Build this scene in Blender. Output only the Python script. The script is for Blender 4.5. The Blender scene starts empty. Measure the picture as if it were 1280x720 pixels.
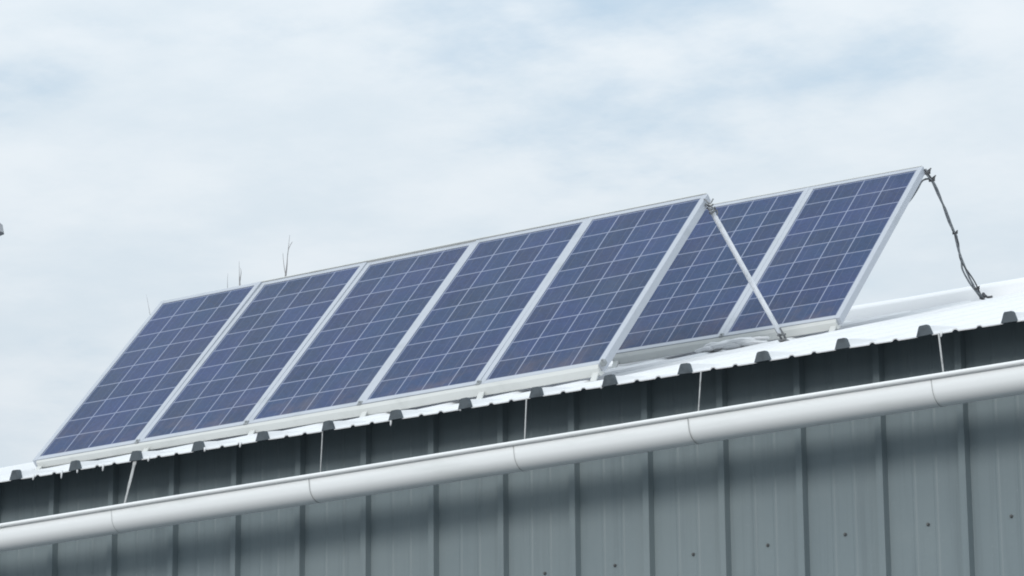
import bpy, bmesh, math, random
from mathutils import Vector, Matrix
from mathutils import noise as mnoise
random.seed(7)
R = math.radians
S = bpy.context.scene
COL = S.collection
G = 5.2                      # height of the panel row's front corner above the ground

# ------------------------------------------------------------------ helpers
def link(name, bm, mat, parent=None, smooth=False, loc=(0, 0, 0)):
    bmesh.ops.recalc_face_normals(bm, faces=bm.faces)
    me = bpy.data.meshes.new(name)
    bm.to_mesh(me); bm.free()
    if smooth:
        for p in me.polygons: p.use_smooth = True
    for m in (mat if isinstance(mat, (list, tuple)) else [mat]): me.materials.append(m)
    o = bpy.data.objects.new(name, me)
    COL.objects.link(o)
    o.location = loc
    if parent: o.parent = parent
    return o

def empty(name, label, cat, loc=(0, 0, 0), group=None):
    o = bpy.data.objects.new(name, None); COL.objects.link(o)
    o.location = loc; o.empty_display_size = .2
    o['label'] = label; o['category'] = cat
    if group: o['group'] = group
    return o

def box(bm, x0, x1, y0, y1, z0, z1, bev=0.0):
    v = [bm.verts.new(p) for p in ((x0,y0,z0),(x1,y0,z0),(x1,y1,z0),(x0,y1,z0),(x0,y0,z1),(x1,y0,z1),(x1,y1,z1),(x0,y1,z1))]
    fs = [bm.faces.new([v[i] for i in q]) for q in ((3,2,1,0),(4,5,6,7),(0,1,5,4),(1,2,6,5),(2,3,7,6),(3,0,4,7))]
    if bev:
        es = list({e for f in fs for e in f.edges})
        bmesh.ops.bevel(bm, geom=es, offset=bev, segments=1, affect='EDGES')

def tube(bm, pts, radii, n=10, cap=True):
    pts = [Vector(p) for p in pts]
    if not isinstance(radii, (list, tuple)): radii = [radii]*len(pts)
    rings = []; up = Vector((.13, .31, .94)).normalized()
    prev = None
    for i, p in enumerate(pts):
        a = pts[max(i-1, 0)]; b = pts[min(i+1, len(pts)-1)]
        t = (b-a).normalized()
        if prev is None:
            u = t.cross(up)
            if u.length < .2: u = t.cross(Vector((1, 0, 0)))
        else:
            u = prev - t*prev.dot(t)
        u.normalize(); prev = u
        w = t.cross(u)
        rings.append([bm.verts.new(p + (u*math.cos(2*math.pi*k/n) + w*math.sin(2*math.pi*k/n))*radii[i]) for k in range(n)])
    for a, b in zip(rings, rings[1:]):
        for k in range(n):
            bm.faces.new((a[k], a[(k+1) % n], b[(k+1) % n], b[k]))
    if cap:
        bm.faces.new(rings[0][::-1]); bm.faces.new(rings[-1])

def smoothpath(pts, k=6):
    pts = [Vector(p) for p in pts]; out = []
    for i in range(len(pts)-1):
        p0 = pts[max(i-1, 0)]; p1 = pts[i]; p2 = pts[i+1]; p3 = pts[min(i+2, len(pts)-1)]
        for j in range(k):
            t = j/k
            out.append(.5*((2*p1) + (p2-p0)*t + (2*p0-5*p1+4*p2-p3)*t*t + (3*p1-p0-3*p2+p3)*t**3))
    out.append(pts[-1]); return out

class NT:
    def __init__(s, name):
        s.m = bpy.data.materials.new(name); s.m.use_nodes = True
        s.t = s.m.node_tree; s.b = s.t.nodes['Principled BSDF']
    def n(s, typ, **kw):
        d = s.t.nodes.new(typ)
        for k, v in kw.items():
            if k.startswith('i_'):
                key = k[2:]
                key = int(key) if key.isdigit() else key.replace('_', ' ')
                d.inputs[key].default_value = v
            else: setattr(d, k, v)
        return d
    def l(s, a, b): s.t.links.new(a, b)
    def math(s, op, a, b=None, c=None):
        d = s.t.nodes.new('ShaderNodeMath'); d.operation = op
        for i, v in enumerate((a, b, c)):
            if v is None: continue
            if isinstance(v, (int, float)): d.inputs[i].default_value = v
            else: s.l(v, d.inputs[i])
        return d.outputs[0]
    def mix(s, fac, a, b, mode='MIX'):
        d = s.t.nodes.new('ShaderNodeMix'); d.data_type = 'RGBA'; d.blend_type = mode
        for i, v in ((0, fac), (6, a), (7, b)):
            if isinstance(v, (int, float)): d.inputs[i].default_value = v
            elif isinstance(v, (tuple, list)): d.inputs[i].default_value = (*v, 1)[:4]
            else: s.l(v, d.inputs[i])
        return d.outputs[2]
    def noise(s, scale, vec=None, detail=4, rough=.55, stretch=None):
        d = s.n('ShaderNodeTexNoise', i_Scale=scale, i_Detail=detail, i_Roughness=rough)
        if vec is not None:
            if stretch:
                mp = s.n('ShaderNodeMapping'); mp.inputs['Scale'].default_value = stretch
                s.l(vec, mp.inputs[0]); vec = mp.outputs[0]
            s.l(vec, d.inputs['Vector'])
        return d.outputs['Fac']
    def ramp(s, f, lo, hi):
        d = s.n('ShaderNodeMapRange', i_1=lo, i_2=hi, i_3=0., i_4=1.); d.interpolation_type = 'SMOOTHSTEP'
        s.l(f, d.inputs[0]); return d.outputs[0]

def worn(name, col, col2, rough, scale=3., stretch=(1, 1, 1), bump=.0, metallic=0., lo=.45, hi=.7, spec=.4, world=True):
    k = NT(name)
    tc = k.n('ShaderNodeTexCoord')
    if world:
        g = k.n('ShaderNodeNewGeometry'); v = g.outputs['Position']
    else: v = tc.outputs['Object']
    a = k.noise(scale, v, 6, .6, stretch)
    f = k.ramp(a, lo, hi)
    k.l(k.mix(f, col, col2), k.b.inputs['Base Color'])
    r = k.math('MULTIPLY_ADD', a, .2, rough-.1); k.l(r, k.b.inputs['Roughness'])
    k.b.inputs['Metallic'].default_value = metallic
    k.b.inputs['Specular IOR Level'].default_value = spec
    if bump:
        bp = k.n('ShaderNodeBump', i_Strength=bump, i_Distance=.01)
        k.l(k.noise(scale*9, v, 4, .6), bp.inputs['Height']); k.l(bp.outputs[0], k.b.inputs['Normal'])
    return k.m

# ------------------------------------------------------------------ materials
M_frame = worn('anodised_frame', (.43, .46, .51), (.35, .38, .405), .40, 5, lo=.5, hi=.8, spec=.45)
M_rail = worn('painted_rail', (.60, .615, .60), (.50, .515, .50), .55, 5, lo=.5, hi=.8)
M_roof = worn('roof_coating', (.76, .77, .78), (.66, .675, .685), .62, 2.2, (1, .5, 1), bump=.15, lo=.52, hi=.8, spec=.25)
M_gut = worn('gutter_paint', (.84, .855, .855), (.72, .745, .735), .42, 4, (.35, 1, 2.5), lo=.5, hi=.78)
M_strap = worn('strap_paint', (.46, .47, .47), (.30, .31, .31), .5, 30)
M_close = worn('closure_foam', (.10, .118, .132), (.07, .082, .092), .85, 25, spec=.2)
M_dark = worn('dark_wire', (.06, .063, .07), (.11, .115, .12), .6, 40)
M_cable = worn('cable_jacket', (.14, .155, .17), (.24, .255, .27), .6, 60, lo=.4, hi=.6)
M_tie = worn('galvanised', (.22, .23, .24), (.11, .11, .115), .5, 60, metallic=.4)
M_tube = worn('white_tube', (.80, .82, .86), (.60, .63, .67), .4, 14, lo=.45, hi=.7)
M_joint = worn('joint_sealant', (.46, .47, .47), (.34, .35, .35), .7, 30)
M_clamp = worn('clamp_metal', (.30, .32, .33), (.20, .21, .22), .5, 50, metallic=.3)
M_back = worn('backsheet', (.75, .75, .75), (.7, .7, .7), .6, 5)
M_bark = worn('twig_bark', (.32, .315, .32), (.20, .195, .20), .9, 6)
M_lamp = worn('lamp_housing', (.45, .46, .48), (.36, .37, .39), .5, 6)
M_lens = worn('lamp_lens', (.55, .55, .53), (.5, .5, .48), .2, 6)
M_under = worn('roof_underside', (.11, .13, .165), (.08, .095, .12), .6, 4)  # darkened below the white coating so less light bounces under the eave
M_gutdark = worn('gutter_inside_darkened', (.09, .088, .08), (.17, .17, .165), .9, 6)  # gutter inside darkened to cut light bounced onto the wall above
M_screw = worn('screw_head', (.105, .115, .12), (.14, .14, .135), .6, 60)

def wall_material():
    k = NT('grey_green_cladding')
    g = k.n('ShaderNodeNewGeometry'); v = g.outputs['Position']
    big = k.noise(1.3, v, 5, .6)
    streak = k.noise(7, v, 6, .65, (3.2, 1, .12))
    fine = k.noise(60, v, 3, .6)
    c = k.mix(k.ramp(big, .35, .7), (.192, .236, .253), (.215, .258, .271))
    c = k.mix(k.math('MULTIPLY', k.ramp(streak, .48, .75), .38), c, (.130, .160, .175))
    c = k.mix(k.math('MULTIPLY', k.ramp(fine, .60, .75), .22), c, (.27, .31, .32))
    k.l(c, k.b.inputs['Base Color'])
    k.l(k.math('MULTIPLY_ADD', streak, .25, .38), k.b.inputs['Roughness'])
    k.b.inputs['Specular IOR Level'].default_value = .35
    bp = k.n('ShaderNodeBump', i_Strength=.12, i_Distance=.02)
    k.l(k.noise(3.5, v, 3, .5, (1, 1, .5)), bp.inputs['Height']); k.l(bp.outputs[0], k.b.inputs['Normal'])
    return k.m
M_wall = wall_material()

# panel dimensions
PW, PL, PT, FW = .6900, 1.48, .042, .0295
GX0, GX1, GY0, GY1 = .0345, PW-.0345, .036, PL-.036
def cell_material():
    k = NT('polycrystalline_cells')
    tc = k.n('ShaderNodeTexCoord'); oi = k.n('ShaderNodeObjectInfo')
    sp = k.n('ShaderNodeSeparateXYZ'); k.l(tc.outputs['Object'], sp.inputs[0])
    u = k.math('MULTIPLY', k.math('SUBTRACT', sp.outputs[0], GX0), 4/(GX1-GX0))
    w = k.math('MULTIPLY', k.math('SUBTRACT', sp.outputs[1], GY0), 9/(GY1-GY0))
    def line(c, half):   # 1 on the gap between cells
        f = k.math('FRACT', c)
        d = k.math('MINIMUM', f, k.math('SUBTRACT', 1., f))
        r = k.n('ShaderNodeMapRange', i_1=half*.6, i_2=half*1.3, i_3=1., i_4=0.); k.l(d, r.inputs[0]); return r.outputs[0]
    gap = k.math('MAXIMUM', line(u, .0195), line(w, .0195))
    # bus bars, two per cell along the long side
    fu = k.math('FRACT', u)
    def bus(at):
        r = k.n('ShaderNodeMapRange', i_1=.006, i_2=.014, i_3=1., i_4=0.)
        k.l(k.math('ABSOLUTE', k.math('SUBTRACT', fu, at)), r.inputs[0]); return r.outputs[0]
    bb = k.math('MAXIMUM', bus(.26), bus(.74))
    # one random value per cell and per panel
    cb = k.n('ShaderNodeCombineXYZ')
    k.l(k.math('FLOOR', u), cb.inputs[0]); k.l(k.math('FLOOR', w), cb.inputs[1]); k.l(k.math('MULTIPLY', oi.outputs['Random'], 91.), cb.inputs[2])
    wn = k.n('ShaderNodeTexWhiteNoise'); wn.noise_dimensions = '3D'; k.l(cb.outputs[0], wn.inputs[0])
    off = k.n('ShaderNodeVectorMath', operation='ADD'); k.l(tc.outputs['Object'], off.inputs[0])
    cb2 = k.n('ShaderNodeCombineXYZ'); k.l(k.math('MULTIPLY', oi.outputs['Random'], 37.), cb2.inputs[0]); k.l(cb2.outputs[0], off.inputs[1])
    vo = k.n('ShaderNodeTexVoronoi', i_Scale=70.); k.l(off.outputs[0], vo.inputs['Vector'])
    grain = k.n('ShaderNodeSeparateColor'); k.l(vo.outputs['Color'], grain.inputs[0])
    val = k.math('ADD', k.math('MULTIPLY_ADD', wn.outputs[0], .30, .72), k.math('MULTIPLY', grain.outputs[0], .26))
    hue = k.mix(k.ramp(k.noise(2.2, off.outputs[0], 3), .35, .65), (.017, .042, .108), (.022, .042, .122))
    vs = k.n('ShaderNodeVectorMath', operation='SCALE'); k.l(hue, vs.inputs[0]); k.l(val, vs.inputs['Scale'])
    c = k.mix(k.math('MULTIPLY', bb, .15), vs.outputs[0], (.28, .30, .36))
    c = k.mix(k.math('MULTIPLY', gap, .72), c, (.36, .40, .53))
    # dust film: general, streaky, thicker and browner near the lower edge
    dn = k.noise(3.4, off.outputs[0], 6, .6, (1.4, .55, 1))
    c = k.mix(k.math('MULTIPLY', k.ramp(dn, .42, .8), .08), c, (.24, .25, .26))
    low = k.n('ShaderNodeMapRange', i_1=.05, i_2=.34, i_3=1., i_4=0.); k.l(sp.outputs[1], low.inputs[0])
    dn2 = k.noise(6., off.outputs[0], 5, .6)
    c = k.mix(k.math('MULTIPLY', k.math('MULTIPLY', low.outputs[0], k.ramp(dn2, .4, .7)), .30), c, (.16, .115, .105))
    k.l(c, k.b.inputs['Base Color'])
    k.l(k.math('MULTIPLY_ADD', dn, .18, .12), k.b.inputs['Roughness'])
    k.b.inputs['Specular IOR Level'].default_value = .13
    bp = k.n('ShaderNodeBump', i_Strength=.05, i_Distance=.05)
    k.l(k.noise(1.7, off.outputs[0], 2), bp.inputs['Height']); k.l(bp.outputs[0], k.b.inputs['Normal'])
    return k.m
M_cell = cell_material()

# ------------------------------------------------------------------ ground
gm = NT('gravel_yard'); gg = gm.n('ShaderNodeNewGeometry')
gm.l(gm.mix(gm.ramp(gm.noise(.25, gg.outputs['Position'], 6), .4, .65), (.16, .17, .185), (.10, .11, .11)), gm.b.inputs['Base Color'])
gm.b.inputs['Roughness'].default_value = .95
bm = bmesh.new()
gv = [[bm.verts.new((x, y, 0)) for x in (-2500, -400, -60, 60, 400, 2500)] for y in (-2500, -400, -60, 60, 400, 2500)]
for a, b in zip(gv, gv[1:]):
    for i in range(5): bm.faces.new((a[i], a[i+1], b[i+1], b[i]))
o = link('ground', bm, gm.m); o['kind'] = 'structure'

# ------------------------------------------------------------------ building
YE, ZE = -.857, G-.3157          # front roof edge
YR = 4.3                         # ridge
XL, XR = -3.0, 15.0
YW = -.6033                      # front wall plane
SP = .3785                       # rib spacing
def mslope(X): return .3015 - .0026*max(0., 1.-X)
def roof_z(X, Y):
    m = mslope(X)
    return ZE + m*(Y-YE) if Y <= YR else ZE + m*(YR-YE) - m*(Y-YR)
YB = YR + (YR-YE)                # back roof edge
building = empty('metal_building', 'grey-green ribbed metal building with a white roof and white gutter under the solar panels', 'building', (XL, YW, 0))
BI = Vector((-XL, -YW, 0))       # children are built in world coordinates and offset back
def bpart(name, bm, mat, parent=None, smooth=False):
    if parent is None: return link(name, bm, mat, building, smooth, BI)
    return link(name, bm, mat, parent, smooth)

# wall with trapezoid ribs and two minor ribs per pan
WR0 = .7366 - .022
def wall_profile(x0, x1):
    pts = [(x0, 0.)]
    k0 = math.ceil((x0+.06-WR0)/SP); k1 = math.floor((x1-.06-WR0)/SP)
    for k in range(k0, k1+1):
        x = WR0 + k*SP
        pts += [(x-.021, 0), (x-.015, -.034), (x+.015, -.034), (x+.021, 0)]
        for q in (.37, .63):
            xm = x + SP*q
            if xm < x1-.05: pts += [(xm-.010, 0), (xm-.004, -.0022), (xm+.004, -.0022), (xm+.010, 0)]
    pts.append((x1, 0.)); return pts
bm = bmesh.new()
wp = wall_profile(XL+.02, XR-.02)
topz = lambda x: roof_z(x, YW) - .008
rows = [[bm.verts.new((x, YW+y, z if z is not None else topz(x))) for x, y in wp] for z in (0, 1.5, 3, None)]
for a, b in zip(rows, rows[1:]):
    for i in range(len(wp)-1): bm.faces.new((a[i], a[i+1], b[i+1], b[i]))
wall = bpart('wall', bm, M_wall)
wall['label'] = 'grey-green ribbed sheet wall'
# screws through the pans
sk = None
for k in range(1, 20):
    X = .7366 - .008 + SP*(k+.5)
    z = G-1.04 + random.uniform(-.006, .006)
    if sk is None:
        bm = bmesh.new()
        r = bmesh.ops.create_cone(bm, cap_ends=True, segments=8, radius1=.0075, radius2=.0075, depth=.004, matrix=Matrix.Rotation(R(90), 4, 'X'))
        r = bmesh.ops.create_cone(bm, cap_ends=True, segments=6, radius1=.005, radius2=.0045, depth=.006, matrix=Matrix.Translation((0, -.005, 0)) @ Matrix.Rotation(R(90), 4, 'X'))
        sk = link('screw', bm, M_screw, wall); s = sk
    else:
        s = sk.copy(); COL.objects.link(s); s.parent = wall
    s.location = (X + random.uniform(-.012, .012), YW-.0025, z)
# gable walls and back wall
bm = bmesh.new()
for X in (XL+.02, XR-.02):
    for th in (0,):
        ys = [YW, YR, YB-.25]
        top = [roof_z(X, y)-.03 for y in ys]
        v = [bm.verts.new((X, ys[0], 0)), bm.verts.new((X, ys[2], 0)), bm.verts.new((X, ys[2], top[2])), bm.verts.new((X, ys[1], top[1])), bm.verts.new((X, ys[0], top[0]))]
        bm.faces.new(v)
v = [bm.verts.new(p) for p in ((XL+.02, YB-.25, 0), (XR-.02, YB-.25, 0), (XR-.02, YB-.25, roof_z(XR, YB-.25)-.03), (XL+.02, YB-.25, roof_z(XL, YB-.25)-.03))]
bm.faces.new(v)
bpart('end_wall', bm, M_wall)

# roof sheet: ribbed profile carried up to the ridge and down the far side
RR0 = .6843
def roof_profile(x0, x1):
    pts = [(x0, 0.)]
    k0 = math.ceil((x0+.06-RR0)/SP); k1 = math.floor((x1-.06-RR0)/SP)
    for k in range(k0, k1+1):
        x = RR0 + k*SP
        pts += [(x-.032, 0), (x-.026, .010), (x-.018, .035), (x+.018, .035), (x+.026, .010), (x+.032, 0)]
        for q in (.36, .64):
            xm = x + SP*q
            if xm < x1-.05: pts += [(xm-.016, 0), (xm-.007, .008), (xm+.007, .008), (xm+.016, 0)]
    pts.append((x1, 0.)); return pts
rp = roof_profile(XL, XR)
ys = [YE, YE+.02, YE+.06] + [YE+.06+(YR-YE-.06)*i/26 for i in range(1, 27)] + [YR+(YB-YR)*i/6 for i in range(1, 7)]
bm = bmesh.new(); rows = []
for j, y in enumerate(ys):
    row = []
    for x, h in rp:
        wob = .005*mnoise.noise(Vector((x*1.7, y*1.1, 3.)))
        e = .004*mnoise.noise(Vector((x*9., 1.7, 0))) if j == 0 else 0
        row.append(bm.verts.new((x, y + e, roof_z(x, y) + h*(.30 + .70*max(0, 1-max(0, y-YE-.03)/.22))*(1 if y < YR-.2 else .6) + (wob if j > 2 else wob*.5))))
    rows.append(row)
for a, b in zip(rows, rows[1:]):
    for i in range(len(rp)-1): bm.faces.new((a[i], a[i+1], b[i+1], b[i]))
roof = bpart('roof', bm, M_roof)
roof['label'] = 'white coated roof sheet with ribs'
md = roof.modifiers.new('thickness', 'SOLIDIFY'); md.thickness = .005; md.offset = -1; md.material_offset = 1; md.material_offset_rim = 0; roof.data.materials.append(M_under)
# grey closures in the rib ends
k0 = math.ceil((XL+.1-RR0)/SP); k1 = math.floor((XR-.1-RR0)/SP)
c0 = None
for k in range(k0, k1+1):
    x = RR0 + k*SP; z = roof_z(x, YE)
    w = random.uniform(.80, .94); hh = random.uniform(.96, 1.10)
    if c0 is None:
        bm = bmesh.new()
        prof = [(-.0385, -.004), (-.032, .012), (-.0235, .034), (-.018, .0395), (.017, .0400), (.0235, .035), (.033, .012), (.0395, -.004)]
        a = [bm.verts.new((px, -.012, pz)) for px, pz in prof]; b = [bm.verts.new((px, .010, pz+.003)) for px, pz in prof]
        bm.faces.new(a); bm.faces.new(b[::-1])
        for i in range(len(prof)): bm.faces.new((a[i], a[(i+1) % 8], b[(i+1) % 8], b[i]))
        c0 = link('rib_closure', bm, M_close, roof); c = c0
    else:
        c = c0.copy(); COL.objects.link(c); c.parent = roof
    c.location = (x, YE, z); c.scale = (w, 1, hh); c.rotation_euler = (0, R(random.uniform(-2.5, 2.5)), 0)
# drips of coating hanging from the edge
for X, ln in ((1.30-.06, .03), (1.52, .018), (.98, .034), (1.08, .02), (2.07, .02), (2.93, .03), (3.31, .012), (4.05, .012), (1.86, .014), (.8, .02), (5.68, .02)):
    bm = bmesh.new(); z = roof_z(X, YE)
    tube(bm, [(X, YE-.004, z+.006), (X+.002, YE-.007, z-ln*.4), (X, YE-.006, z-ln*.8), (X-.001, YE-.006, z-ln)], [.006, .005, .004, .0015], 7)
    bpart('coating_drip', bm, M_roof, roof, True)
# ridge cap
bm = bmesh.new()
capx = [XL-.01 + (XR-XL+.02)*i/40 for i in range(41)]
cp = [(-.27, -.03), (-.255, .040), (-.06, .078), (0, .083), (.06, .078), (.255, .040), (.27, -.03)]
rows = [[bm.verts.new((x, YR+dy, roof_z(x, YR) - abs(dy)*mslope(x)*.72 + h + .004*mnoise.noise(Vector((x*1.3, 5, 0))))) for dy, h in cp] for x in capx]
for a, b in zip(rows, rows[1:]):
    for i in range(len(cp)-1): bm.faces.new((a[i], a[i+1], b[i+1], b[i]))
bpart('ridge_cap', bm, M_roof, roof, True)
# lumps of sealant under the rear pair of panels
bm = bmesh.new()
for i in range(16):
    X = 2.97 + i*.018 + random.uniform(-.02, .02); Y = 1.86 + random.uniform(-.05, .05)
    bmesh.ops.create_icosphere(bm, subdivisions=2, radius=1, matrix=Matrix.Translation((X, Y, roof_z(X, Y)+.028+random.uniform(-.012, .012))) @ Matrix.Diagonal((random.uniform(.05, .09), .03, random.uniform(.009, .018), 1)))
for v in bm.verts: v.co += Vector((0, 0, .010*mnoise.noise(v.co*18)))
bpart('sealant_lump', bm, M_roof, roof, True)

# gutter: half-round with a rolled front lip, falling slightly to the left
GYC, GR = -.930, .060
def gtop(X): return G - .5655 + .0085*(X-.654)
bm = bmesh.new()
prof = []
outer = [(GYC-GR, 0), (GYC-GR, -.048)] + [(GYC-GR*math.cos(a), -.052-GR*math.sin(a)) for a in [math.pi*i/16 for i in range(1, 16)]] + [(GYC+GR, -.048), (GYC+GR, .004)]
inner = [(GYC+GR-.003, .004), (GYC+GR-.003, -.048)] + [(GYC+(GR-.003)*math.cos(a), -.052-(GR-.003)*math.sin(a)) for a in [math.pi*i/16 for i in range(1, 16)]] + [(GYC-GR+.003, -.048), (GYC-GR+.003, 0)]
loop = outer + inner
xs = [XL + (XR-XL)*i/120 for i in range(121)]
rows = [[bm.verts.new((x, y + .0035*mnoise.noise(Vector((x*.8, 7, 0))), gtop(x)+z + .0025*mnoise.noise(Vector((x*.9, 2, 0))))) for y, z in loop] for x in xs]
n = len(loop)
for a, b in zip(rows, rows[1:]):
    for i in range(n): bm.faces.new((a[i], a[(i+1) % n], b[(i+1) % n], b[i]))
bm.faces.new(rows[0]); bm.faces.new(rows[-1][::-1])
bm.faces.ensure_lookup_table()
for f in bm.faces:
    c = f.calc_center_median(); zz = c.z - gtop(c.x)
    if len(f.verts) == 4 and zz < -.012 and math.hypot(c.y-GYC, min(0, zz+.052)) < GR-.0022: f.material_index = 1
gutter = bpart('gutter', bm, [M_gut, M_gutdark], None, True)
gutter['label'] = 'white half-round gutter hung below the roof edge'
bm = bmesh.new()
tube(bm, [(x, GYC-GR-.005 + .0035*mnoise.noise(Vector((x*.8, 7, 0))), gtop(x)-.002 + .0025*mnoise.noise(Vector((x*.9, 2, 0)))) for x in xs], .0105, 10)
bpart('gutter_lip', bm, M_gut, gutter, True)
# joints
for X, w in ((1.409, .0012), (2.57, .0026), (3.678, .0018), (4.558, .0028), (5.692, .0018), (6.9, .002), (-.3, .002)):
    bm = bmesh.new(); zt = gtop(X); dy = .0035*mnoise.noise(Vector((X*.8, 7, 0)))
    pr = [(y, z) for y, z in outer]
    a = []; b = []
    for (y, z) in pr:
        ny = y-GYC; nz = min(0, z+.052); l = math.hypot(ny, nz) or 1
        q = (y + dy + ny/l*.0022, zt+z + nz/l*.0022)
        lean = .10*(z)                       # cut slightly off square
        a.append(bm.verts.new((X-w-lean, *q))); b.append(bm.verts.new((X+w-lean, *q)))
    for i in range(len(pr)-1): bm.faces.new((a[i], a[i+1], b[i+1], b[i]))
    bpart('gutter_joint', bm, M_joint, gutter, True)
# hanging straps
for X0, X1, w, rag in ((1.437, 1.372, .0150, 1), (2.545, 2.537, .0035, 0), (3.66, 3.648, .0045, 0), (4.548, 4.525, .0045, 0), (5.668, 5.682, .0055, 0), (6.9, 6.9, .005, 0), (-.3, -.3, .005, 0)):
    bm = bmesh.new(); zt = roof_z(X0, YE)-.002; zb = gtop(X1)-.02
    N = 14; L = []; Rr = []
    for i in range(N+1):
        t = i/N
        x = X0+(X1+.027-X0)*t; y = YE-.004 + (GYC+.03-YE)*t; z = zt+(zb-zt)*t
        ww = w*.60*(1 + (.45*mnoise.noise(Vector((t*9, X0, 0))) if rag else .15*mnoise.noise(Vector((t*5, X0, 0))))) * (1-.35*t if rag else 1)
        L.append((x-ww, y, z)); Rr.append((x+ww, y, z))
    vs = [[bm.verts.new(p), bm.verts.new(q), bm.verts.new((q[0], q[1]+.003, q[2])), bm.verts.new((p[0], p[1]+.003, p[2]))] for p, q in zip(L, Rr)]
    for a, b in zip(vs, vs[1:]):
        for i in range(4): bm.faces.new((a[i], a[(i+1) % 4], b[(i+1) % 4], b[i]))
    bm.faces.new(vs[0]); bm.faces.new(vs[-1][::-1])
    s = bpart('gutter_strap', bm, M_strap, gutter)
    if rag: s['label'] = 'thick ragged white strap'

# ------------------------------------------------------------------ solar panels
def make_panel():
    root = empty('solar_panel', '', 'solar panel')
    bm = bmesh.new()
    b = .0009
    box(bm, 0, FW, 0, PL, -PT, 0, b); box(bm, PW-FW, PW, 0, PL, -PT, 0, b)
    box(bm, FW, PW-FW, 0, FW, -PT, -.0006, b); box(bm, FW, PW-FW, PL-FW, PL, -PT, -.0006, b)
    link('frame', bm, M_frame, root)
    bm = bmesh.new(); box(bm, FW-.002, PW-FW+.002, FW-.002, PL-FW+.002, -.0095, -.0045)
    link('cell_sheet', bm, M_cell, root)
    bm = bmesh.new(); box(bm, PW/2-.06, PW/2+.06, PL-.20, PL-.10, -.036, -.0105, .004)
    link('junction_box', bm, M_dark, root)
    return root
def copy_tree(o, parent=None):
    c = o.copy(); COL.objects.link(c)
    if parent: c.parent = parent
    for ch in list(o.children): copy_tree(ch, c)
    return c
PITCH = .6909
rowsdef = [
    dict(o=(0, 0, 0), ph=.0195, dr=.01351, th=.7949, n=5, group='solar panels in the long front row',
         labels=['leftmost blue solar panel of the five-panel front row, its left edge free against the sky',
                 'second blue solar panel from the left in the five-panel front row',
                 'middle blue solar panel of the five-panel front row, two panels on either side',
                 'fourth blue solar panel from the left in the five-panel front row',
                 'right end panel of the five-panel front row, with a white strut at its top corner'],
         dth=[.004, -.002, -.005, -.003, .001], dz=[0, .0, -.001, .001, -.003]),
    dict(o=(2.2556, 1.9678, .6151), ph=.0248, dr=.00373, th=.7914, n=2, group='solar panels in the rear pair',
         labels=['left panel of the rear pair, partly hidden behind the front row and white strut',
                 'rightmost solar panel of the rear pair, dark cable hanging from its top corner'],
         dth=[0, 0], dz=[0, 0])]
proto = None
def row_matrix(r, X=0, dth=0, dz=0):
    ex = Vector((math.cos(r['ph']), math.sin(r['ph']), r['dr'])).normalized()
    th = r['th'] + dth
    ey = Vector((-math.cos(th)*math.sin(r['ph']), math.cos(th)*math.cos(r['ph']), math.sin(th)))
    ey = (ey - ex*ey.dot(ex)).normalized(); ez = ex.cross(ey)
    m = Matrix((ex, ey, ez)).transposed().to_4x4()
    m.translation = Vector(r['o']) + Vector((0, 0, G)) + ex*X + Vector((0, 0, dz))
    return m
for r in rowsdef:
    for i in range(r['n']):
        if proto is None: p = proto = make_panel()
        else: p = copy_tree(proto)
        p.matrix_world = row_matrix(r, i*PITCH + (PITCH-PW)/2, r['dth'][i], r['dz'][i])
        p['label'] = r['labels'][i]; p['group'] = r['group']

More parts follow.
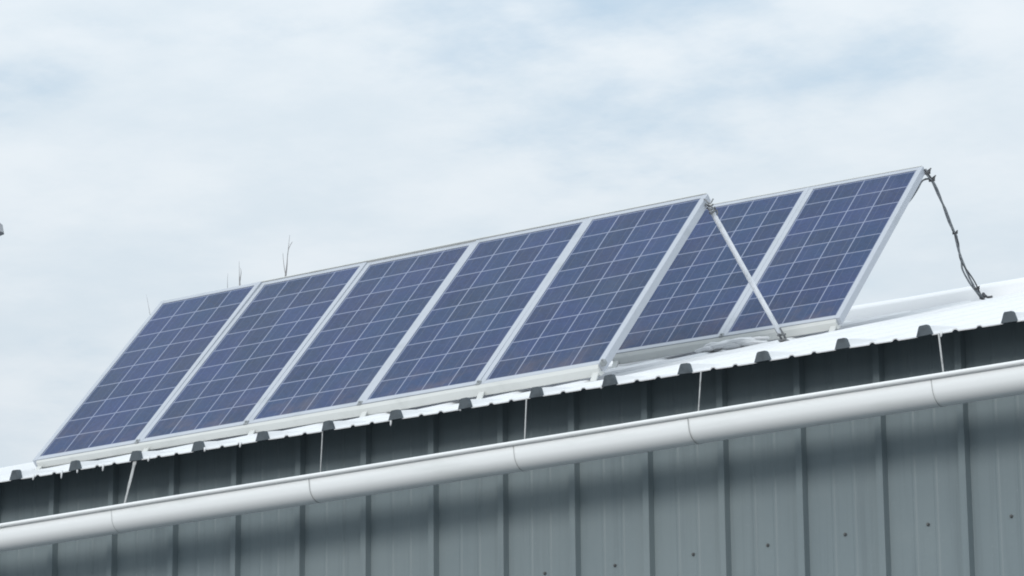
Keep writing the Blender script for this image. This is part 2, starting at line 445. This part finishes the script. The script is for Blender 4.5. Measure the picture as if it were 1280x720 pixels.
# mounting rails with feet and clamps, one set per row
def rails(r, label, feet, clampx):
    base = row_matrix(r)
    root = empty('mounting_rail', label, 'mounting rail')
    root.matrix_world = base
    n = r['n']; Lx = n*PITCH
    inv = base.inverted()
    # lower rail: angle section below and just in front of the frames
    bm = bmesh.new()
    N = 40
    def sect(x):
        w = .003*mnoise.noise(Vector((x*2.1, 9, r['o'][0])))
        P = base @ Vector((x, 0, 0))
        # world-aligned section, just under the panels' lower edge
        zr = roof_z(P.x, P.y)
        zc = max(P.z-.056, zr+.020) + w*1.6; zt = P.z+.001; yy = P.y-.0015; zm = zc*.45 + zt*.55 + w
        return [inv @ Vector(q) for q in ((P.x, yy+.016, zc), (P.x, yy-.002, zm), (P.x, yy, zt-.006), (P.x, yy+.026, zt-.034), (P.x, yy+.05, zt-.036), (P.x, yy+.05, zt-.040), (P.x, yy+.024, zc))]
    rows = [[bm.verts.new(p) for p in sect(.03 + (Lx-.05)*i/N)] for i in range(N+1)]
    for a, b in zip(rows, rows[1:]):
        for i in range(7): bm.faces.new((a[i], a[(i+1) % 7], b[(i+1) % 7], b[i]))
    bm.faces.new(rows[0]); bm.faces.new(rows[-1][::-1])
    link('lower_rail', bm, M_rail, root)
    # upper rail behind the top edge
    bm = bmesh.new()
    box(bm, .01, Lx-.012, PL+.004, PL+.010, -.045, .001, .001); box(bm, .01, Lx-.012, PL-.04, PL+.010, -.052, -.0455, .001)
    link('upper_rail', bm, M_rail, root)
    for x in feet:
        P = base @ Vector((x, 0, 0)); bm = bmesh.new()
        top = P + Vector((0, .010, -.030)); zr = roof_z(P.x, P.y-.03)
        F = Vector((P.x, P.y-.02, zr+.006))
        w = .016
        t4 = [top+Vector((-w, 0, 0)), top+Vector((w, 0, 0)), top+Vector((w, .008, 0)), top+Vector((-w, .008, 0))]
        b4 = [F+Vector((-w, 0, 0)), F+Vector((w, 0, 0)), F+Vector((w, .008, 0)), F+Vector((-w, .008, 0))]
        a = [bm.verts.new(inv @ q) for q in t4]; b = [bm.verts.new(inv @ q) for q in b4]
        for i in range(4): bm.faces.new((a[i], a[(i+1) % 4], b[(i+1) % 4], b[i]))
        bm.faces.new(a[::-1])
        c = [bm.verts.new(inv @ (F+Vector(q))) for q in ((-w, 0, 0), (w, 0, 0), (w, -.045, -.013), (-w, -.045, -.013))]
        d = [bm.verts.new(inv @ (F+Vector(q))) for q in ((-w, 0, -.006), (w, 0, -.006), (w, -.045, -.019), (-w, -.045, -.019))]
        bm.faces.new(c); bm.faces.new(d[::-1])
        for i in range(4): bm.faces.new((c[i], c[(i+1) % 4], d[(i+1) % 4], d[i]))
        link('foot', bm, M_rail, root)
    for x in clampx:
        bm = bmesh.new()
        box(bm, x-.012, x+.012, -.006, .022, -.020, .005, .002)
        bmesh.ops.create_cone(bm, cap_ends=True, segments=6, radius1=.006, radius2=.006, depth=.006, matrix=Matrix.Translation((x, .010, .008)))
        link('clamp', bm, M_clamp, root)
rails(rowsdef[0], 'white mounting rail under the lower edge of the five-panel front row', (.045, .75, 1.42, 2.1, 2.78, 5*PITCH-.04), [i*PITCH for i in range(1, 5)] + [5*PITCH+.0])
rails(rowsdef[1], 'white mounting rail under the lower edge of the rear pair of panels', (.05, .69, 2*PITCH-.04), [PITCH])

# ------------------------------------------------------------------ strut behind the front row
def strut():
    foot = Vector((3.425, 1.80, 0)); foot.z = roof_z(foot.x, foot.y)+.012
    base = row_matrix(rowsdef[0]); top = base @ Vector((5*PITCH+.008, PL-.055, -.03))
    root = empty('support_strut', 'slim white strut slanting down from the top corner of the front row to the roof', 'support strut', foot)
    off = -foot
    bm = bmesh.new()
    d = (top-foot).normalized(); a = foot + d*.05; b = top - d*.02
    mid = [a.lerp(b, t) + Vector((0, -.004*math.sin(math.pi*t), 0)) for t in (0, .2, .4, .6, .8, 1)]
    tube(bm, [p+off for p in mid], [.0125, .0135, .0135, .0135, .0135, .0125], 12)
    link('tube', bm, M_tube, root, True)
    # dark clevis bracket at the foot
    bm = bmesh.new()
    for s in (-1, 1): tube(bm, [foot+off+d*.075+Vector((s*.012, 0, 0)), foot+off+Vector((s*.012, 0, .002))], .006, 6)
    tube(bm, [foot+off+d*.03+Vector((-.022, -.0, 0)), foot+off+d*.03+Vector((.026, 0, 0))], .0055, 6)
    box(bm, -.022, .022, -.02, .02, -.012, -.002, .002)
    link('foot_bracket', bm, M_tie, root)
    # twisted wire at the top
    bm = bmesh.new()
    c = top+off
    for k in range(3):
        o = -d*(.012+.022*k)
        ring = [c+o+Vector((.019*math.cos(t)+.002*k, .019*math.sin(t), .010*math.sin(2*t+k))) for t in [2*math.pi*i/12 for i in range(13)]]
        tube(bm, ring, .0038, 6)
    tube(bm, smoothpath([c+Vector((-.030, 0, .010)), c+Vector((-.008, -.02, .022)), c+Vector((.020, -.016, -.004)), c+Vector((.030, 0, .022))]), .0038, 6)
    tube(bm, smoothpath([c+Vector((-.022, 0, -.018)), c+Vector((.006, -.022, -.006)), c+Vector((.028, -.004, -.024))]), .0036, 6)
    link('wire_tie', bm, M_tie, root, True)
strut()

# ------------------------------------------------------------------ cable bundle at the far end of the rear pair
def cables():
    U = Vector((0, 0, G))
    foot = Vector((3.476, 3.957, 1.134))
    foot.z = roof_z(foot.x, foot.y) - G + .004
    root = empty('cable_bundle', 'dark twisted cables hanging from the top right corner of the rear pair to the roof', 'cable', foot+U)
    main = [(3.612, 3.05, 1.655), (3.612, 3.08, 1.632), (3.612, 3.144, 1.603), (3.595, 3.239, 1.553), (3.577, 3.334, 1.501), (3.556, 3.434, 1.445), (3.548, 3.501, 1.407), (3.530, 3.557, 1.376)]
    A = [(3.502, 3.63, 1.335), (3.483, 3.702, 1.296), (3.470, 3.797, 1.241), (3.470, 3.881, 1.189), (3.474, 3.926, 1.161), tuple(foot)]
    B = [(3.512, 3.62, 1.34), (3.497, 3.669, 1.316), (3.455, 3.747, 1.272), (3.448, 3.837, 1.218), (3.464, 3.90, 1.175), tuple(foot+Vector((-.006, .004, 0)))]
    def strand(path, r, tw, ph, amp):
        sp = smoothpath(path, 8); out = []
        for i, p in enumerate(sp):
            t = i/len(sp); a = tw*t*2*math.pi + ph
            out.append(p - foot + Vector((math.cos(a), .4*math.sin(a), .35*math.sin(a)))*amp)
        bm = bmesh.new(); tube(bm, out, r, 7); return bm
    link('cable', strand(main + A, .0058, 3, 0, .0045), M_cable, root, True)
    link('cable', strand(main + B, .0052, 3.4, 2.2, .0045), M_cable, root, True)
    link('cable', strand(main + [(3.505, 3.625, 1.338), (3.486, 3.70, 1.297), (3.476, 3.80, 1.243), (3.478, 3.885, 1.19), tuple(foot+Vector((.008, -.006, 0)))], .0042, 4, 4.1, .006), M_dark, root, True)
    # loose loop running back behind the panel
    link('loose_cable', strand([(3.612, 3.10, 1.622), (3.599, 3.116, 1.622), (3.551, 3.133, 1.621), (3.48, 3.2, 1.595), (3.404, 3.267, 1.569), (3.332, 3.317, 1.551), (3.265, 3.356, 1.539)], .0052, 0, 0, 0), M_cable, root, True)
    # splayed ends on the roof
    bm = bmesh.new()
    for e in ((.05, .012, .004), (.034, -.03, .0), (-.012, -.02, -.004)):
        tube(bm, smoothpath([Vector((0, 0, .035)), Vector((e[0]*.4, e[1]*.4, .010)), Vector((e[0], e[1], .006+e[2]))], 4), .0065, 6)
    link('cable_end', bm, M_dark, root, True)
    for i, (p, s) in enumerate((((3.612, 3.075, 1.637), 1.25), ((3.610, 3.13, 1.61), 1.2), ((3.548, 3.501, 1.407), 1.), ((3.472, 3.89, 1.184), 1.))):
        c = Vector(p)-foot; bm = bmesh.new()
        for k in range(2):
            ring = [c+Vector((.012*s*math.cos(t), .012*s*math.sin(t), .006*k+.004*math.sin(t))) for t in [2*math.pi*j/10 for j in range(11)]]
            tube(bm, ring, .004, 6)
        tube(bm, [c, c+Vector((.020*s, -.01, .012))], .0042, 6)
        if i < 2: tube(bm, smoothpath([c+Vector((-.03, -.02, .012)), c+Vector((0, -.01, .010)), c+Vector((.018, .012, .03))], 4), .0042, 6)
        link('cable_tie', bm, M_dark, root, True)
cables()

# ------------------------------------------------------------------ bare tree whose twig tips show above the panels
def tree():
    B = Vector((-16.4, 22, 0))
    root = empty('bare_tree', 'bare tree behind the building, only its thin twig tips showing above the panels', 'tree', B)
    W = lambda x, y, z: Vector((x, y, z+G)) - B
    bm = bmesh.new(); tube(bm, smoothpath([Vector((0, 0, 0)), Vector((.1, 0, 3)), Vector((-.05, .1, 6)), Vector((.05, 0, 8.6))], 5), [.24-.16*i/15 for i in range(16)], 10)
    link('trunk', bm, M_bark, root, True)
    t0 = Vector((0, .03, 8.2)); t1 = Vector((-.05, .1, 6.4))
    def limb(path, r0, r1, side=()):
        bm = bmesh.new(); sp = smoothpath(path, 6); n = len(sp)
        tube(bm, sp, [r1+(r0-r1)*(1-i/(n-1))**2.6 + .0035*(1-i/(n-1))**.6 for i in range(n)], 6)
        for q, a, b in side:
            q2 = smoothpath(q, 4); m = len(q2)
            tube(bm, q2, [a+(b-a)*i/(m-1) for i in range(m)], 5)
        link('branch', bm, M_bark, root, True)
    limb([t0, W(-16.2, 22, 6.6), W(-16.5, 22, 7.6), W(-16.516, 22, 8.0)], .06, .011)
    limb([W(-16.516, 22, 7.98), W(-16.525, 22, 8.13), W(-16.53, 22, 8.2), W(-16.535, 22, 8.38)], .011, .0012, [([W(-16.516, 22, 8.1), W(-16.50, 22, 8.22), W(-16.53, 22.02, 8.28)], .006, .002)])
    limb([t0, W(-15.9, 22, 7.2), W(-15.74, 22, 8.05), W(-15.71, 22, 8.32), W(-15.675, 22, 8.60)], .05, .0018,
         [([W(-15.74, 22, 8.05), W(-15.77, 22, 8.2), W(-15.79, 22, 8.37)], .006, .002), ([W(-15.71, 22, 8.33), W(-15.69, 22, 8.42), W(-15.63, 22, 8.5)], .006, .003)])
    limb([t1, W(-17.4, 22, 5.9), W(-18.0, 22, 7.3), W(-18.08, 22, 7.83), W(-18.16, 22, 8.16)], .05, .001)
    limb([t0, W(-16.6, 22, 6.9), W(-16.72, 22, 7.9), W(-16.73, 22, 8.24)], .03, .001)
    for i in range(9):
        a = i*2.4; r = 1.2+.5*math.sin(i*1.7)
        s = Vector((0, .05, 4.6+.38*i)); e = s + Vector((math.cos(a)*r, math.sin(a)*r, 1.2))
        limb([s, s.lerp(e, .4)+Vector((0, 0, -.1)), e, e+Vector((.1*math.cos(a), .1*math.sin(a), .7))], .05, .008, [([s.lerp(e, .6), s.lerp(e, .8)+Vector((.2, .2, .3)), e+Vector((.3, .25, .2))], .014, .004)])
tree()

# ------------------------------------------------------------------ lamp whose head just pokes in at the left
def lamp():
    tip = Vector((-7.788, 8., 4.31+G))
    base = Vector((tip.x-1.55, 8., 0))
    root = empty('street_lamp', 'grey lamp head just poking in at the far left edge of the sky', 'street lamp', base)
    bm = bmesh.new(); tube(bm, [(0, 0, 0), (0, 0, .4), (0, 0, .45), (0, 0, 5), (0, 0, tip.z-.35)], [.09, .09, .065, .055, .045], 12); link('pole', bm, M_lamp, root, True)
    h = tip-base
    bm = bmesh.new(); tube(bm, smoothpath([(0, 0, h.z-.4), (.08, 0, h.z-.1), (.4, 0, h.z+.05), (1.0, 0, h.z+.03)], 6), .028, 10); link('arm', bm, M_lamp, root, True)
    bm = bmesh.new()
    rows = []
    for t, wy, zt, zb in ((0, .05, .03, -.03), (.25, .12, .06, -.045), (.75, .13, .055, -.05), (.95, .10, .042, -.046), (1., .06, .034, -.044)):
        x = h.x-.6+.6*t
        rows.append([bm.verts.new((x-.010*(1 if z > 0 else 0), y, h.z+z)) for y, z in ((-wy, zb), (wy, zb), (wy*.9, zt*.7), (wy*.4, zt), (-wy*.4, zt), (-wy*.9, zt*.7))])
    for a, b in zip(rows, rows[1:]):
        for i in range(6): bm.faces.new((a[i], a[(i+1) % 6], b[(i+1) % 6], b[i]))
    bm.faces.new(rows[0]); bm.faces.new(rows[-1][::-1])
    link('lamp_head', bm, M_lamp, root)
    bm = bmesh.new(); box(bm, h.x-.42, h.x-.1, -.08, .08, h.z-.062, h.z-.052, .003); link('lens', bm, M_lens, root)
lamp()

# ------------------------------------------------------------------ light
EL, AZ = R(23), R(-10)          # sun low in front of the wall
sd = Vector((-math.sin(AZ)*math.cos(EL), -math.cos(AZ)*math.cos(EL), math.sin(EL)))
sun = bpy.data.lights.new('sun', 'SUN'); sun.energy = 1.45; sun.angle = R(17); sun.color = (1, .975, .94)
so = bpy.data.objects.new('sun', sun); COL.objects.link(so); so.rotation_euler = (-sd).to_track_quat('-Z', 'Y').to_euler(); so.location = (0, -10, 20)

W = bpy.data.worlds.new('World'); S.world = W; W.use_nodes = True
t = W.node_tree; nt = NT.__new__(NT); nt.t = t
bg = t.nodes['Background']
sky = nt.n('ShaderNodeTexSky'); sky.sky_type = 'NISHITA'; sky.sun_disc = False
sky.sun_elevation = EL; sky.sun_rotation = math.atan2(sd.x, sd.y); sky.air_density = 1.2; sky.dust_density = 2.
tc = nt.n('ShaderNodeTexCoord')
sp = nt.n('ShaderNodeSeparateXYZ'); nt.l(tc.outputs['Generated'], sp.inputs[0])
CLOUD_Z = 3.1
h = nt.math('ADD', nt.math('MAXIMUM', sp.outputs[2], 0.), .10)
cb = nt.n('ShaderNodeCombineXYZ')       # cloud layer seen on a plane overhead
nt.l(nt.math('DIVIDE', sp.outputs[0], h), cb.inputs[0]); nt.l(nt.math('DIVIDE', sp.outputs[1], h), cb.inputs[1]); cb.inputs[2].default_value = CLOUD_Z
SK = 10.                                      # the background runs at strength .1
n1 = nt.noise(1.9, cb.outputs[0], 7, .55, (1., 1., 1.))
n2 = nt.noise(5.5, cb.outputs[0], 6, .6)
cover = nt.ramp(nt.math('ADD', nt.math('MULTIPLY', n1, .75), nt.math('MULTIPLY', n2, .25)), .29, .47)
shade = nt.ramp(n2, .3, .75)
white = nt.mix(shade, (.65*SK, .735*SK, .805*SK), (.75*SK, .81*SK, .86*SK))
blue = nt.mix(.42, nt.mix(1., sky.outputs[0], (1, 1, 1), 'MULTIPLY'), (.52*SK, .66*SK, .79*SK))
blue = nt.mix(.55, blue, (.52*SK, .67*SK, .81*SK))
up = nt.n('ShaderNodeVectorMath', operation='SCALE')       # overcast: brighter towards the zenith
nt.l(nt.mix(cover, blue, white), up.inputs[0]); nt.l(nt.math('MULTIPLY_ADD', nt.math('MAXIMUM', sp.outputs[2], 0.), .85, .845), up.inputs['Scale'])
nt.l(up.outputs[0], bg.inputs['Color'])
bg.inputs['Strength'].default_value = .1

# ------------------------------------------------------------------ camera
cam = bpy.data.cameras.new('camera'); cam.lens = 36*4331.7/1280; cam.sensor_width = 36; cam.clip_start = .1; cam.clip_end = 6000
co = bpy.data.objects.new('camera', cam); COL.objects.link(co)
Fv = Vector((-.54793446, .7985287, .24923832)); Rv = Vector((.82330582, .56753687, -.00833279)); Uv = Vector((.14810591, -.20063353, .96840633))
mm = Matrix((Rv, Uv, -Fv)).transposed().to_4x4(); mm.translation = Vector((11.91938584, -12.99985278, -3.60051005+G))
co.matrix_world = mm
S.camera = co
S.cycles.filter_width = 1.9
S.view_settings.view_transform = 'Standard'; S.view_settings.look = 'None'
S.view_settings.exposure = 0; S.view_settings.gamma = 1
